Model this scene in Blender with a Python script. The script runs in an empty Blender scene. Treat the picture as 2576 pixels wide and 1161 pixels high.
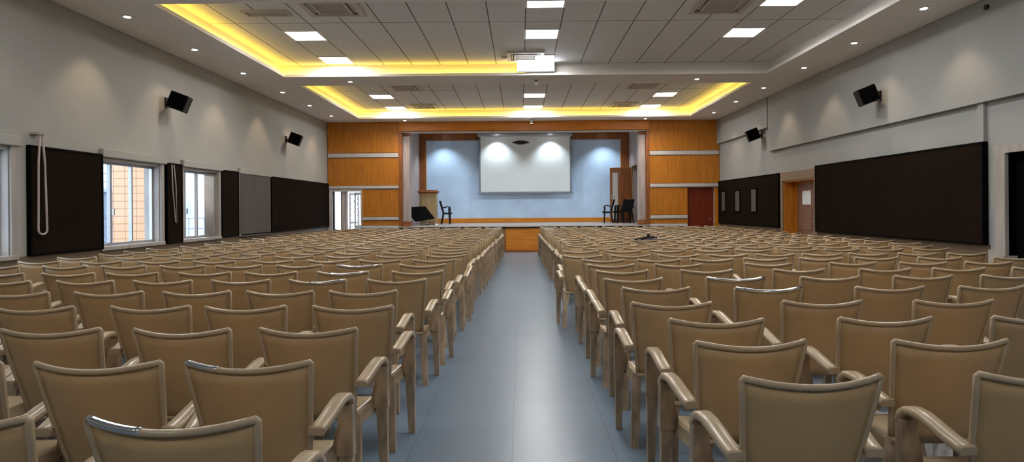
import bpy, math, random
from math import sin, cos, pi, radians as R
from mathutils import Vector, Matrix
random.seed(7)
SC = bpy.context.scene
COL = SC.collection
F = 1600.0; PX0 = 1310.0; PY0 = 523.0; ROLL = R(0.45); H = 1.42

def unroll(px, py):
    u, v = px - PX0, PY0 - py
    return u*cos(ROLL) + v*sin(ROLL), -u*sin(ROLL) + v*cos(ROLL)

def lin(r, g, b):
    f = lambda c: (c/255/12.92) if c/255 <= 0.04045 else ((c/255+0.055)/1.055)**2.4
    return (f(r), f(g), f(b), 1)

# ------------------------------------------------------------------ mesh builder
class MB:
    def __init__(s): s.v = []; s.f = []; s.sm = []; s.mi = []
    def add(s, vs, fs, smooth=False, mi=0):
        o = len(s.v); s.v += [tuple(v) for v in vs]
        for f in fs: s.f.append([i+o for i in f]); s.sm.append(smooth); s.mi.append(mi)
        return s
    def box(s, x0, x1, y0, y1, z0, z1, mi=0):
        if x0 > x1: x0, x1 = x1, x0
        if y0 > y1: y0, y1 = y1, y0
        if z0 > z1: z0, z1 = z1, z0
        return s.hexa([(x0,y0,z0),(x1,y0,z0),(x1,y1,z0),(x0,y1,z0),(x0,y0,z1),(x1,y0,z1),(x1,y1,z1),(x0,y1,z1)], mi)
    def hexa(s, p, mi=0):
        return s.add(p, [(3,2,1,0),(4,5,6,7),(0,1,5,4),(1,2,6,5),(2,3,7,6),(3,0,4,7)], False, mi)
    def chamfer(s, x0, x1, y0, y1, z0, z1, b=0.004, mi=0):
        """box with chamfered edges"""
        vs = []; idx = {}
        for ix, (x, dx) in enumerate(((x0,1),(x1,-1))):
            for iy, (y, dy) in enumerate(((y0,1),(y1,-1))):
                for iz, (z, dz) in enumerate(((z0,1),(z1,-1))):
                    for k in range(3):
                        p = [x+dx*b, y+dy*b, z+dz*b]; p[k] = (x,y,z)[k]
                        idx[(ix,iy,iz,k)] = len(vs); vs.append(tuple(p))
        I = idx; fs = []
        for a in (0,1):
            fs.append([I[(a,0,0,0)],I[(a,1,0,0)],I[(a,1,1,0)],I[(a,0,1,0)]])
            fs.append([I[(0,a,0,1)],I[(1,a,0,1)],I[(1,a,1,1)],I[(0,a,1,1)]])
            fs.append([I[(0,0,a,2)],I[(1,0,a,2)],I[(1,1,a,2)],I[(0,1,a,2)]])
        for a in (0,1):
            for c in (0,1):
                fs.append([I[(a,c,0,0)],I[(a,c,1,0)],I[(a,c,1,1)],I[(a,c,0,1)]])
                fs.append([I[(a,0,c,0)],I[(a,1,c,0)],I[(a,1,c,2)],I[(a,0,c,2)]])
                fs.append([I[(0,a,c,1)],I[(1,a,c,1)],I[(1,a,c,2)],I[(0,a,c,2)]])
                for d in (0,1):
                    fs.append([I[(a,c,d,0)],I[(a,c,d,1)],I[(a,c,d,2)]])
        return s.add(vs, fs, False, mi)
    def sweep(s, path, prof, up=(0,0,1), cap=True, smooth=True, scales=None, mi=0):
        """prof: list of (a,b); a along side vector, b along normal"""
        n = len(prof); P = [Vector(p) for p in path]; vs = []
        for i, p in enumerate(P):
            t = (P[min(i+1,len(P)-1)] - P[max(i-1,0)]).normalized()
            U = Vector(up)
            if abs(t.dot(U)) > 0.995: U = Vector((0,1,0))
            sd = t.cross(U).normalized(); nm = sd.cross(t).normalized()
            k = scales[i] if scales else (1,1)
            for a, b in prof: vs.append(p + sd*a*k[0] + nm*b*k[1])
        fs = []
        for i in range(len(P)-1):
            for j in range(n):
                fs.append((i*n+j, i*n+(j+1)%n, (i+1)*n+(j+1)%n, (i+1)*n+j))
        s.add(vs, fs, smooth, mi)
        if cap:
            o = len(s.v)-len(vs)
            s.f.append([o+j for j in range(n)][::-1]); s.sm.append(False); s.mi.append(mi)
            s.f.append([o+(len(P)-1)*n+j for j in range(n)]); s.sm.append(False); s.mi.append(mi)
        return s
    def tube(s, path, r, n=8, cap=True, mi=0, up=(0,0,1)):
        return s.sweep(path, [(r*cos(2*pi*k/n), r*sin(2*pi*k/n)) for k in range(n)], up, cap, True, None, mi)
    def cyl(s, c, r0, r1, z0, z1, n=24, mi=0):
        cx, cy = c
        vs = [(cx+r0*cos(2*pi*k/n), cy+r0*sin(2*pi*k/n), z0) for k in range(n)] + [(cx+r1*cos(2*pi*k/n), cy+r1*sin(2*pi*k/n), z1) for k in range(n)]
        s.add(vs, [(k,(k+1)%n,n+(k+1)%n,n+k) for k in range(n)], True, mi)
        o = len(s.v)-2*n
        s.f.append([o+k for k in range(n)][::-1]); s.sm.append(False); s.mi.append(mi)
        s.f.append([o+n+k for k in range(n)]); s.sm.append(False); s.mi.append(mi)
        return s
    def merge(s, o, M=None):
        vs = o.v if M is None else [tuple(M @ Vector(v)) for v in o.v]
        b = len(s.v); s.v += vs
        for f, sm, mi in zip(o.f, o.sm, o.mi): s.f.append([i+b for i in f]); s.sm.append(sm); s.mi.append(mi)
        return s
    def mesh(s, name, mats):
        me = bpy.data.meshes.new(name); me.from_pydata(s.v, [], s.f); me.update()
        for m in (mats if isinstance(mats, (list, tuple)) else [mats]): me.materials.append(m)
        me.polygons.foreach_set('use_smooth', s.sm); me.polygons.foreach_set('material_index', s.mi)
        import bmesh
        bm = bmesh.new(); bm.from_mesh(me); bmesh.ops.recalc_face_normals(bm, faces=bm.faces); bm.to_mesh(me); bm.free()
        return me

def link(name, data, parent=None, loc=None, rot=None):
    o = bpy.data.objects.new(name, data); COL.objects.link(o)
    if parent: o.parent = parent
    if loc is not None: o.location = loc
    if rot is not None: o.rotation_euler = rot
    return o
def obj(name, mb, mats, parent=None, loc=None, rot=None): return link(name, mb.mesh(name, mats), parent, loc, rot)
def tag(o, label, cat, group=None, kind=None):
    o['label'] = label; o['category'] = cat
    if group: o['group'] = group
    if kind: o['kind'] = kind
    return o
def thing(name, label, cat, loc=(0,0,0), rz=0, group=None):
    return tag(link(name, None, None, loc, (0,0,rz)), label, cat, group)
def struct(name, mb, m, parent=None, label=None, cat=None):
    o = obj(name, mb, m, parent)
    if not parent:
        o['kind'] = 'structure'
        if label: o['label'] = label
        if cat: o['category'] = cat
    return o
def copy_tree(o, parent=None):
    c = o.copy(); COL.objects.link(c)
    if parent: c.parent = parent
    for ch in list(o.children): copy_tree(ch, c)
    return c

# ------------------------------------------------------------------ materials
def newmat(name):
    m = bpy.data.materials.new(name); m.use_nodes = True
    nt = m.node_tree; b = nt.nodes['Principled BSDF']; return m, nt, b
def noise_mix(nt, c1, c2, scale=4, detail=6, vec=None, lo=0.35, hi=0.65, scl=(1,1,1), dist=0.0):
    tc = nt.nodes.new('ShaderNodeTexCoord'); mp = nt.nodes.new('ShaderNodeMapping'); mp.inputs['Scale'].default_value = scl
    nt.links.new(tc.outputs['Object'], mp.inputs['Vector'])
    n = nt.nodes.new('ShaderNodeTexNoise'); n.inputs['Scale'].default_value = scale; n.inputs['Detail'].default_value = detail; n.inputs['Distortion'].default_value = dist
    nt.links.new(mp.outputs['Vector'], n.inputs['Vector'])
    r = nt.nodes.new('ShaderNodeValToRGB'); r.color_ramp.elements[0].position = lo; r.color_ramp.elements[1].position = hi
    r.color_ramp.elements[0].color = c1; r.color_ramp.elements[1].color = c2
    nt.links.new(n.outputs['Fac'], r.inputs['Fac'])
    return r, n, tc
def plain(name, col, rough=0.5, var=0.12, scale=3, metal=0, scl=(1,1,1), bump=0.0, spec=0.5, coat=0):
    m, nt, b = newmat(name)
    c1 = tuple(c*(1-var) for c in col[:3])+(1,); c2 = tuple(min(1,c*(1+var)) for c in col[:3])+(1,)
    r, n, tc = noise_mix(nt, c1, c2, scale, scl=scl)
    nt.links.new(r.outputs['Color'], b.inputs['Base Color'])
    b.inputs['Roughness'].default_value = rough; b.inputs['Metallic'].default_value = metal
    b.inputs['Specular IOR Level'].default_value = spec; b.inputs['Coat Weight'].default_value = coat
    if bump:
        bp = nt.nodes.new('ShaderNodeBump'); bp.inputs['Strength'].default_value = bump; bp.inputs['Distance'].default_value = 0.01
        nt.links.new(n.outputs['Fac'], bp.inputs['Height']); nt.links.new(bp.outputs['Normal'], b.inputs['Normal'])
    return m
def emit(name, col, st):
    m, nt, b = newmat(name); nt.nodes.remove(b)
    e = nt.nodes.new('ShaderNodeEmission'); e.inputs['Color'].default_value = col; e.inputs['Strength'].default_value = st
    nt.links.new(e.outputs[0], nt.nodes['Material Output'].inputs['Surface']); return m
def woodmat(name, c1, c2, scl=(1,1,8), scale=2.5, rough=0.4):
    m, nt, b = newmat(name)
    r, n, tc = noise_mix(nt, c1, c2, scale, 8, scl=scl, lo=0.3, hi=0.72, dist=0.6)
    nt.links.new(r.outputs['Color'], b.inputs['Base Color']); b.inputs['Roughness'].default_value = rough
    return m

M = {}
M['chair'] = plain('tan_plastic', (0.49,0.330,0.162,1), 0.42, 0.06, 5)
M['chairrim'] = plain('tan_plastic_glossy', (0.45,0.345,0.225,1), 0.27, 0.06, 5)
M['chairleg'] = plain('worn_tan_plastic', (0.36,0.265,0.175,1), 0.4, 0.35, 14, scl=(1,1,0.4))
M['wall'] = plain('cream_plaster', (0.37,0.37,0.345,1), 0.85, 0.05, 0.9, bump=0.05)
M['wallr'] = plain('cool_cream_plaster', (0.315,0.325,0.315,1), 0.85, 0.05, 0.9, bump=0.05)
M['dado'] = plain('brown_dado_paint', (0.14,0.095,0.052,1), 0.6, 0.08, 2)
M['soffit'] = plain('soffit_paint', (0.86,0.84,0.81,1), 0.8, 0.03, 0.7)
M['wood'] = woodmat('orange_wood_veneer', lin(170,102,24), lin(198,128,36), scl=(6,6,0.7))
M['woodh'] = woodmat('orange_wood_veneer_horizontal', lin(190,112,24), lin(222,144,40), scl=(0.7,6,6))  # horizontal grain; colour lightened to make up for the underlit fascia
M['wooddark'] = woodmat('brown_wood_casing', lin(118,66,28), lin(160,96,44), scl=(6,6,0.7))
M['doorred'] = woodmat('red_brown_door', lin(96,30,8), lin(124,44,14), scl=(6,6,0.7))
M['woodpale'] = woodmat('pale_wood_panel', lin(150,126,96), lin(176,152,118), scl=(4,4,0.6))
M['strip'] = plain('pale_grey_strip', (0.56,0.53,0.51,1), 0.6, 0.06, 4)
M['pilaster'] = plain('mauve_grey_plaster', (0.42,0.36,0.34,1), 0.7, 0.12, 3, scl=(3,3,0.5))
M['board'] = plain('dark_brown_board', (0.0145,0.0095,0.0065,1), 0.95, 0.1, 3, spec=0.02)
M['boardedge'] = plain('black_board_edge', (0.001,0.001,0.0012,1), 0.6, 0.1, 3, spec=0.05)
M['blind'] = plain('grey_brown_blind', (0.085,0.072,0.066,1), 0.8, 0.1, 2, scl=(3,3,0.4))
M['casing'] = plain('grey_window_casing', (0.36,0.33,0.30,1), 0.6, 0.12, 3, scl=(3,3,0.5))
M['alu'] = plain('grey_aluminium', (0.42,0.43,0.46,1), 0.35, 0.05, 3, metal=0.5)
M['chrome'] = plain('chrome', (0.8,0.8,0.82,1), 0.15, 0.02, 3, metal=1)
M['black'] = plain('black_plastic', (0.005,0.005,0.006,1), 0.55, 0.1, 3, spec=0.25)
M['void'] = plain('flat_black', (0.001,0.001,0.001,1), 0.9, 0.1, 3, spec=0.1)
M['white'] = plain('white_enamel', (0.75,0.75,0.74,1), 0.4, 0.03, 3)
M['vent'] = plain('grey_vent_plastic', (0.55,0.52,0.49,1), 0.5, 0.05, 3)
M['ventdark'] = plain('dark_vent_gap', (0.03,0.027,0.025,1), 0.7, 0.05, 3)
M['stagewall'] = plain('pale_blue_plaster', (0.54,0.72,0.96,1), 0.8, 0.07, 1.4, bump=0.05)
M['screen'] = plain('projection_screen', (0.78,0.84,0.84,1), 0.7, 0.02, 1)
M['screenedge'] = plain('grey_screen_bar', (0.20,0.23,0.26,1), 0.5, 0.05, 3)
M['stagefloor'] = plain('stage_floor', (0.33,0.28,0.25,1), 0.35, 0.12, 3)
M['lectern'] = woodmat('tan_lectern', lin(150,128,92), lin(176,152,112), scl=(4,4,0.6))
M['casing_beige'] = plain('beige_brown_door_casing', lin(132,112,88), 0.6, 0.08, 4)
M['panel_light'] = emit('panel_light', (1.0,0.98,0.96,1), 46.0)
M['led'] = emit('yellow_led', (1,0.62,0.055,1), 17.0)
M['down'] = emit('downlight_glow', (1,0.93,0.82,1), 14)
M['stagelamp'] = emit('stage_lamp_glow', (0.92,0.97,1,1), 20)
M['flood'] = emit('floodlight_glow', (0.97,0.98,1,1), 30)
M['exterior_white'] = plain('white_render', (0.50,0.54,0.60,1), 0.8, 0.12, 1)
M['exterior_grey'] = plain('grey_render', (0.20,0.24,0.29,1), 0.8, 0.12, 1)
M['curtain'] = plain('sheer_grey_curtain', (0.55,0.55,0.56,1), 0.9, 0.08, 3)
# glass: clear pane with a weak reflection
m, nt, b = newmat('window_glass'); nt.nodes.remove(b)
tr = nt.nodes.new('ShaderNodeBsdfTransparent'); tr.inputs[0].default_value = (0.93,0.96,0.98,1)
gl = nt.nodes.new('ShaderNodeBsdfGlossy'); gl.inputs['Roughness'].default_value = 0.05
mx = nt.nodes.new('ShaderNodeMixShader'); mx.inputs[0].default_value = 0.06
nt.links.new(tr.outputs[0], mx.inputs[1]); nt.links.new(gl.outputs[0], mx.inputs[2]); nt.links.new(mx.outputs[0], nt.nodes['Material Output'].inputs['Surface'])
M['pane'] = m
# orange tile wall outside
def brick(name, c1, c2, mortar, bw, rh, ms, rough, axis='xz', offset=0.5, off=(0,0), var=True, bump=0.15):
    m, nt, b = newmat(name)
    tc = nt.nodes.new('ShaderNodeTexCoord'); sp = nt.nodes.new('ShaderNodeSeparateXYZ'); cb = nt.nodes.new('ShaderNodeCombineXYZ')
    nt.links.new(tc.outputs['Object'], sp.inputs[0])
    A, B = axis
    for k, ax, o in ((0,A,off[0]),(1,B,off[1])):
        ad = nt.nodes.new('ShaderNodeMath'); ad.operation = 'ADD'; ad.inputs[1].default_value = o
        nt.links.new(sp.outputs[ax.upper()], ad.inputs[0]); nt.links.new(ad.outputs[0], cb.inputs[k])
    br = nt.nodes.new('ShaderNodeTexBrick'); br.offset = offset
    br.inputs['Color1'].default_value = c1; br.inputs['Color2'].default_value = c2; br.inputs['Mortar'].default_value = mortar
    br.inputs['Scale'].default_value = 1; br.inputs['Mortar Size'].default_value = ms; br.inputs['Brick Width'].default_value = bw; br.inputs['Row Height'].default_value = rh
    br.inputs['Mortar Smooth'].default_value = 0.1
    nt.links.new(cb.outputs[0], br.inputs['Vector']); nt.links.new(br.outputs['Color'], b.inputs['Base Color'])
    b.inputs['Roughness'].default_value = rough
    if bump:
        bp = nt.nodes.new('ShaderNodeBump'); bp.inputs['Strength'].default_value = bump; bp.inputs['Distance'].default_value = 0.004; bp.invert = True
        nt.links.new(br.outputs['Fac'], bp.inputs['Height']); nt.links.new(bp.outputs['Normal'], b.inputs['Normal'])
    return m
M['orange'] = brick('orange_tile_cladding', lin(222,172,132), lin(230,180,140), lin(176,122,84), 0.2, 0.133, 0.006, 0.7, offset=0.0)
M['floor'] = brick('blue_grey_floor_tiles', (0.135,0.190,0.25,1), (0.145,0.202,0.262,1), (0.10,0.12,0.15,1), 1.2, 0.595, 0.0035, 0.28, axis='yx', off=(0.70,0.06), bump=0.05)
# roughness variation on the floor
nt = M['floor'].node_tree; b = nt.nodes['Principled BSDF']
tc = nt.nodes.new('ShaderNodeTexCoord'); nn = nt.nodes.new('ShaderNodeTexNoise'); nn.inputs['Scale'].default_value = 1.3; nn.inputs['Detail'].default_value = 5
mr = nt.nodes.new('ShaderNodeMapRange'); mr.inputs['To Min'].default_value = 0.27; mr.inputs['To Max'].default_value = 0.33
nt.links.new(tc.outputs['Object'], nn.inputs['Vector']); nt.links.new(nn.outputs['Fac'], mr.inputs['Value']); nt.links.new(mr.outputs[0], b.inputs['Roughness'])
M['tiles'] = brick('ceiling_tiles', (0.72,0.75,0.77,1), (0.74,0.77,0.79,1), (0.15,0.135,0.12,1), 3.05, 0.6, 0.010, 0.85, axis='yx', offset=0.0, off=(1.66,0.5), bump=0.3)

# ------------------------------------------------------------------ room shell
XL, XR, YF, YB, ZC = -6.26, 6.46, 20.65, -4.2, 4.24
ZT = 4.51
struct('floor', MB().box(XL-0.4, XR+0.6, YB-0.2, YF+0.1, -0.1, 0), M['floor'])

def hole_slab(x0, x1, y0, y1, z0, z1, holes):
    """slab with rectangular holes, as boxes"""
    mb = MB(); ys = sorted({y0, y1} | {h[2] for h in holes} | {h[3] for h in holes})
    for a, b in zip(ys, ys[1:]):
        segs = [(x0, x1)]
        for h in holes:
            if h[2] <= a and h[3] >= b:
                segs = [s for q in segs for s in ((q[0], h[0]), (h[1], q[1])) if s[1]-s[0] > 1e-4]
        for s in segs: mb.box(s[0], s[1], a, b, z0, z1)
    return mb
TRAYS = [(-5.0, 5.25, -3.2, 1.9), (-5.0, 5.25, 2.85, 7.9), (-5.0, 5.25, 8.68, 13.52), (-5.0, 5.28, 14.5, 19.8)]
sb = 0.12
ceil = hole_slab(XL-0.05, XR+0.05, YB, YF, ZC, ZC+0.06, TRAYS)
for x0, x1, y0, y1 in TRAYS:
    for a in ((x0-sb-0.04, x0-sb, y0-sb, y1+sb), (x1+sb, x1+sb+0.04, y0-sb, y1+sb), (x0-sb, x1+sb, y0-sb-0.04, y0-sb), (x0-sb, x1+sb, y1+sb, y1+sb+0.04)):
        ceil.box(*a, ZC+0.06, ZT)
struct('ceiling', ceil, M['soffit'])
for i, (x0, x1, y0, y1) in enumerate(TRAYS):
    struct('ceiling_tiles', MB().box(x0-sb-0.04, x1+sb+0.04, y0-sb-0.04, y1+sb+0.04, ZT, ZT+0.05), M['tiles'])
# LED strips lying on the hidden ledges
def led(name, x0, x1, y0, y1, lab):
    tag(obj(name, MB().box(x0, x1, y0, y1, ZC+0.062, ZC+0.078), M['led']), lab, 'light strip', 'yellow cove light strips in the ceiling recesses')
t1, t2 = TRAYS[2], TRAYS[3]
led('cove_light_strip', t1[0]-0.09, t1[0]-0.07, t1[2], t1[3], 'glowing yellow light strip along the window side of the large ceiling recess')
led('cove_light_strip', t1[0]-0.05, 0.1, t1[3]+0.07, t1[3]+0.09, 'glowing yellow light strip along the stage end of the large ceiling recess')
led('cove_light_strip', t2[0]-0.09, t2[0]-0.07, t2[2], t2[3], 'glowing yellow light strip along the window side of the recess by the stage')
led('cove_light_strip', t2[0]-0.05, t2[1]+0.05, t2[3]+0.07, t2[3]+0.09, 'long glowing yellow light strip across the ceiling recess beside the stage')
led('cove_light_strip', t2[1]+0.07, t2[1]+0.09, t2[2], t2[3], 'glowing yellow light strip along the side-door side of the recess by the stage')

# left wall with window openings
WZ0, WZ1 = 0.88, 2.20
WIN = [(6.0, 7.78), (9.50, 11.02), (11.76, 13.12), (14.12, 15.70)]
WT = 0.26
wl = MB(); ys = [YB] + [v for w in WIN for v in w] + [YF+0.1]
for a, b in zip(ys[0::2], ys[1::2]): wl.box(XL-WT, XL, a, b, 0, ZT)
for a, b in WIN: wl.box(XL-WT, XL, a, b, 0, WZ0); wl.box(XL-WT, XL, a, b, WZ1, ZT)
struct('wall_left', wl, M['wall'])
struct('trim_1', MB().box(XL+0.001, XL+0.02, YB, YF, 0.0, 0.86), M['dado'])
# right wall: door recess and near opening
wr = MB(); DR = (13.95, 15.62); OP = (5.6, 8.42)
for a, b in ((YB, OP[0]), (OP[1], DR[0]), (DR[1], YF+0.1)): wr.box(XR, XR+0.3, a, b, 0, ZT)
wr.box(XR, XR+0.3, DR[0], DR[1], 2.08, ZT)
wr.box(XR, XR+0.3, OP[0], OP[1], 2.10, ZT); wr.box(XR, XR+0.3, OP[0], OP[1], 0, 0.66)
wr.box(XR-0.09, XR, YB, 16.35, 2.83, ZC); wr.box(XR-0.09, XR, 16.42, YF, 3.45, ZC)
wr.box(XR-0.05, XR, 8.80, 8.92, 2.29, 2.83)
struct('wall_right', wr, M['wallr'])
struct('trim_2', MB().box(XR-0.02, XR-0.001, YB, 8.42, 0, 0.6).box(XR-0.02, XR-0.001, 8.75, 13.8, 0, 0.86).box(XR-0.02, XR-0.001, 15.78, YF, 0, 0.86), M['dado'])
struct('wall_back', MB().box(XL-0.26, XR+0.3, YB-0.2, YB, 0, ZT), M['wall'])
# room behind the near opening on the right, its dark painted as black walls
struct('wall_alcove', MB().box(XR+0.3, XR+1.2, OP[0]-0.1, OP[0], 0, 2.4).box(XR+0.3, XR+1.2, OP[1], OP[1]+0.1, 0, 2.4).box(XR+1.2, XR+1.3, OP[0]-0.1, OP[1]+0.1, 0, 2.4)
       .box(XR+0.3, XR+1.2, OP[0], OP[1], 2.3, 2.4).box(XR+0.3, XR+1.2, OP[0], OP[1], 0.5, 0.66), M['void'])
fr = MB().box(XR-0.05, XR+0.10, 8.42, 8.60, 0.66, 2.10).box(XR-0.05, XR+0.10, 5.6, 8.60, 2.10, 2.20)
fr.box(XR-0.09, XR+0.10, 8.40, 8.66, 0.60, 0.74).box(XR-0.035, XR, 8.60, 8.75, 0.62, 0.80).box(XR-0.06, XR, 5.6, 8.42, 0.60, 0.66)
struct('trim_3', fr, M['casing'])
tag(obj('dark_opening_sheet', MB().box(XR+0.10, XR+0.14, 5.6, 8.42, 0.66, 2.10), M['void']), 'black sheet giving the wide opening beside the big dark board its darkness', 'curtain')  # stands for the dark inside the opening, shade put into colour

# front wall (stage wall)
SX0, SX1 = -3.94, 4.18
def fx(px): return (px-PX0+1.7)/77.5
wf = MB()
wf.box(XL, -6.10, YF, YF+0.2, 0, ZT); wf.box(-6.10, -5.14, YF, YF+0.2, 2.07, ZT); wf.box(-5.14, SX0, YF, YF+0.2, 0, ZT)
wf.box(SX0, SX1, YF, YF+0.2, 3.92, ZT)
wf.box(SX1, 5.41, YF, YF+0.2, 0, ZT); wf.box(5.41, 6.28, YF, YF+0.2, 2.05, ZT); wf.box(6.28, XR, YF, YF+0.2, 0, ZT)
struct('wall_front', wf, M['strip'])
n = 4
def trim(mb, m):
    global n
    o = struct('trim_%d' % n, mb, m); n += 1; return o
g = 0.035
for (x0, x1, z0, z1) in ((XL+0.01, SX0, 3.245, ZC-0.002), (XL+0.01, SX0, 2.19, 3.08), (-5.14, SX0, 1.175, 2.05), (-5.14, SX0, 0.90, 1.05), (-5.14, SX0, 0.02, 0.78),
                         (SX1, XR-0.01, 3.25, ZC-0.002), (SX1, XR-0.01, 2.19, 3.09), (SX1, 5.41, 1.165, 2.04), (SX1, 5.41, 0.89, 1.03), (SX1, 5.41, 0.02, 0.78)):
    trim(MB().chamfer(x0, x1, YF-g, YF-0.001, z0, z1, 0.006), M['wood'])
for (x0, x1, z0, z1) in ((XL+0.01, SX0, 3.08, 3.245), (XL+0.01, SX0, 2.07, 2.19), (-5.14, SX0, 1.05, 1.175), (-5.14, SX0, 0.78, 0.90),
                         (SX1, XR-0.01, 3.09, 3.25), (SX1, XR-0.01, 2.05, 2.19), (SX1, 5.41, 1.03, 1.165), (SX1, 5.41, 0.78, 0.89)):
    trim(MB().chamfer(x0+0.01, x1-0.01, YF-0.07, YF-0.001, z0+0.015, z1-0.015, 0.01), M['strip'])
trim(MB().chamfer(SX0, SX1, YF-0.06, YF-0.001, 3.93, ZC-0.002, 0.006), M['woodh'])
cs = MB()
for a, b in ((SX0, SX0+0.11), (SX1-0.11, SX1)): cs.chamfer(a, b, YF-0.06, YF+0.2, 0.86, 3.93, 0.006)
trim(cs, M['wooddark'])
trim(MB().box(SX0+0.1, SX1-0.1, YF-0.05, YF+0.2, 3.885, 3.915), M['strip'])
trim(MB().chamfer(6.28, XR-0.01, YF-g, YF-0.001, 0, 2.05, 0.006), M['wood'])

# stage
YS = 25.25; ZS = 0.85
struct('floor_stage', MB().box(-4.15, 4.45, YF-0.04, YS, ZS-0.06, ZS), M['stagefloor'])
st = MB().box(SX0, -0.5, YF-0.0, YF+0.1, 0, ZS-0.06).box(0.65, SX1, YF, YF+0.1, 0, ZS-0.06)
for x in (-3.1, -2.2, -1.35, 1.5, 2.4, 3.3): st.box(x-0.015, x+0.015, YF-0.012, YF, 0.05, ZS-0.08)
struct('wall_stage_front', st, M['woodpale'])
trim(MB().chamfer(-0.5, 0.65, YF-0.03, YF+0.05, 0.05, ZS-0.07, 0.006), M['woodh'])
trim(MB().box(-0.53, -0.5, YF-0.05, YF, 0, ZS-0.06).box(0.65, 0.68, YF-0.05, YF, 0, ZS-0.06).box(-0.5, 0.65, YF-0.04, YF, 0, 0.05), M['wooddark'])
trim(MB().box(SX0, SX1, YF-0.06, YF-0.041, ZS-0.075, ZS-0.03), M['black'])
trim(MB().box(SX0, SX1, YF-0.062, YF-0.041, ZS-0.03, ZS+0.004), M['strip'])
struct('wall_stage_rear', MB().box(-4.2, 4.5, YS, YS+0.15, 0, 4.6), M['stagewall'])
struct('wall_stage_left', MB().box(-4.15, -4.0, YF+0.2, YS, 0, 4.6), M['pilaster'])
struct('wall_stage_right', MB().box(4.3, 4.45, YF+0.2, 23.25, 0, 4.6).box(4.3, 4.45, 24.35, YS, 0, 4.6).box(4.3, 4.45, 23.25, 24.35, 3.0, 4.6), M['pilaster'])
struct('ceiling_stage', MB().box(-4.2, 4.5, YF+0.2, YS, 4.40, 4.5), M['strip'])
# pilasters with cap and base
for x0, x1 in ((SX0+0.11, SX0+0.32), (SX1-0.32, SX1-0.11)):
    trim(MB().box(x0, x1, YF+0.08, YF+0.4, ZS, 3.9).box(x0+0.05, x1-0.05, YF+0.06, YF+0.08, ZS+0.2, 3.7), M['pilaster'])
    trim(MB().chamfer(x0-0.02, x1+0.03, YF+0.03, YF+0.42, ZS, ZS+0.08, 0.01).chamfer(x0-0.01, x1+0.02, YF+0.045, YF+0.41, ZS+0.08, ZS+0.16, 0.01)
         .chamfer(x0-0.01, x1+0.02, YF+0.045, YF+0.41, 3.80, 3.885, 0.01), M['wooddark'])
# rear wooden frame around the blue wall
trim(MB().chamfer(-4.0, -3.74, YS-0.06, YS, ZS, 4.40, 0.01), M['wooddark'])
trim(MB().chamfer(3.98, 4.3, YS-0.06, YS, ZS, 4.40, 0.01), M['wooddark'])
trim(MB().chamfer(-3.74, 3.98, YS-0.06, YS, 4.12, 4.40, 0.01), M['wooddark'])
trim(MB().chamfer(-3.74, 3.98, YS-0.04, YS, ZS, 1.03, 0.006), M['woodh'])
trim(MB().box(-3.74, -3.70, YS-0.05, YS, 1.03, 4.12).box(3.94, 3.98, YS-0.05, YS, 1.03, 4.12), M['strip'])

# stage downlights
def spot(name, loc, power, ang, blend, col, rad=0.03, parent=None):
    l = bpy.data.lights.new(name, 'SPOT'); l.energy = power; l.spot_size = ang; l.spot_blend = blend; l.color = col; l.shadow_soft_size = rad
    return link(name, l, parent, loc)
P = lambda px, D: (px-PX0)*D/F
for px, lab in ((1115, 'one above the lectern'), (1250, 'one over the screen, lectern side'), (1385, 'one over the screen, wing door side'), (1520, 'the one above the black chairs')):
    x = P(px, 24.9)+0.02
    t = thing('stage_downlight', 'small white downlight in the stage ceiling, ' + lab, 'downlight', (x, 24.62, 4.40), 0, 'downlights in the stage ceiling')
    obj('rim', MB().cyl((0,0), 0.075, 0.085, -0.02, -0.001, 20), M['white'], t)
    obj('lamp', MB().cyl((0,0), 0.055, 0.055, -0.028, -0.021, 20), M['stagelamp'], t)
    s = spot('beam', (0,0,-0.05), 140, R(106), 0.75, (0.82,0.93,1), 0.04, t)
for px, lab in ((1095, 'first from the window side'), (1240, 'second from the window side'), (1390, 'third from the window side'), (1535, 'fourth from the window side')):  # added unseen downlights, raising the general light on the stage
    x = P(px, 22.2)
    t = thing('stage_downlight', 'added unseen downlight in the stage ceiling behind the fascia, ' + lab, 'downlight', (x, 22.2, 4.40), 0, 'downlights in the stage ceiling')
    obj('rim', MB().cyl((0,0), 0.075, 0.085, -0.02, -0.001, 20), M['white'], t)
    obj('lamp', MB().cyl((0,0), 0.055, 0.055, -0.028, -0.021, 20), M['stagelamp'], t)
    spot('beam', (0,0,-0.05), 170, R(150), 0.9, (0.86,0.94,1), 0.06, t)

# projection screen
t = thing('projection_screen', 'large white pull-down projection screen hanging on the pale blue stage wall', 'projection screen', (0.19, 25.02, 1.98))
w = 1.81; sh = 2.36
obj('screen_fabric', MB().box(-w+0.055, w-0.055, -0.004, 0.0, 0.09, 2.26), M['screen'], t)
obj('side_border', MB().box(-w+0.0, -w+0.055, -0.008, 0.004, 0.07, 2.26).box(w-0.055, w, -0.008, 0.004, 0.07, 2.26), M['screenedge'], t)
obj('bottom_bar', MB().chamfer(-w-0.05, w+0.05, -0.03, 0.03, 0, 0.08, 0.012), M['screenedge'], t)
obj('case', MB().chamfer(-w-0.06, w+0.06, -0.08, 0.08, 2.26, 2.38, 0.02), M['alu'], t)
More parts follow.
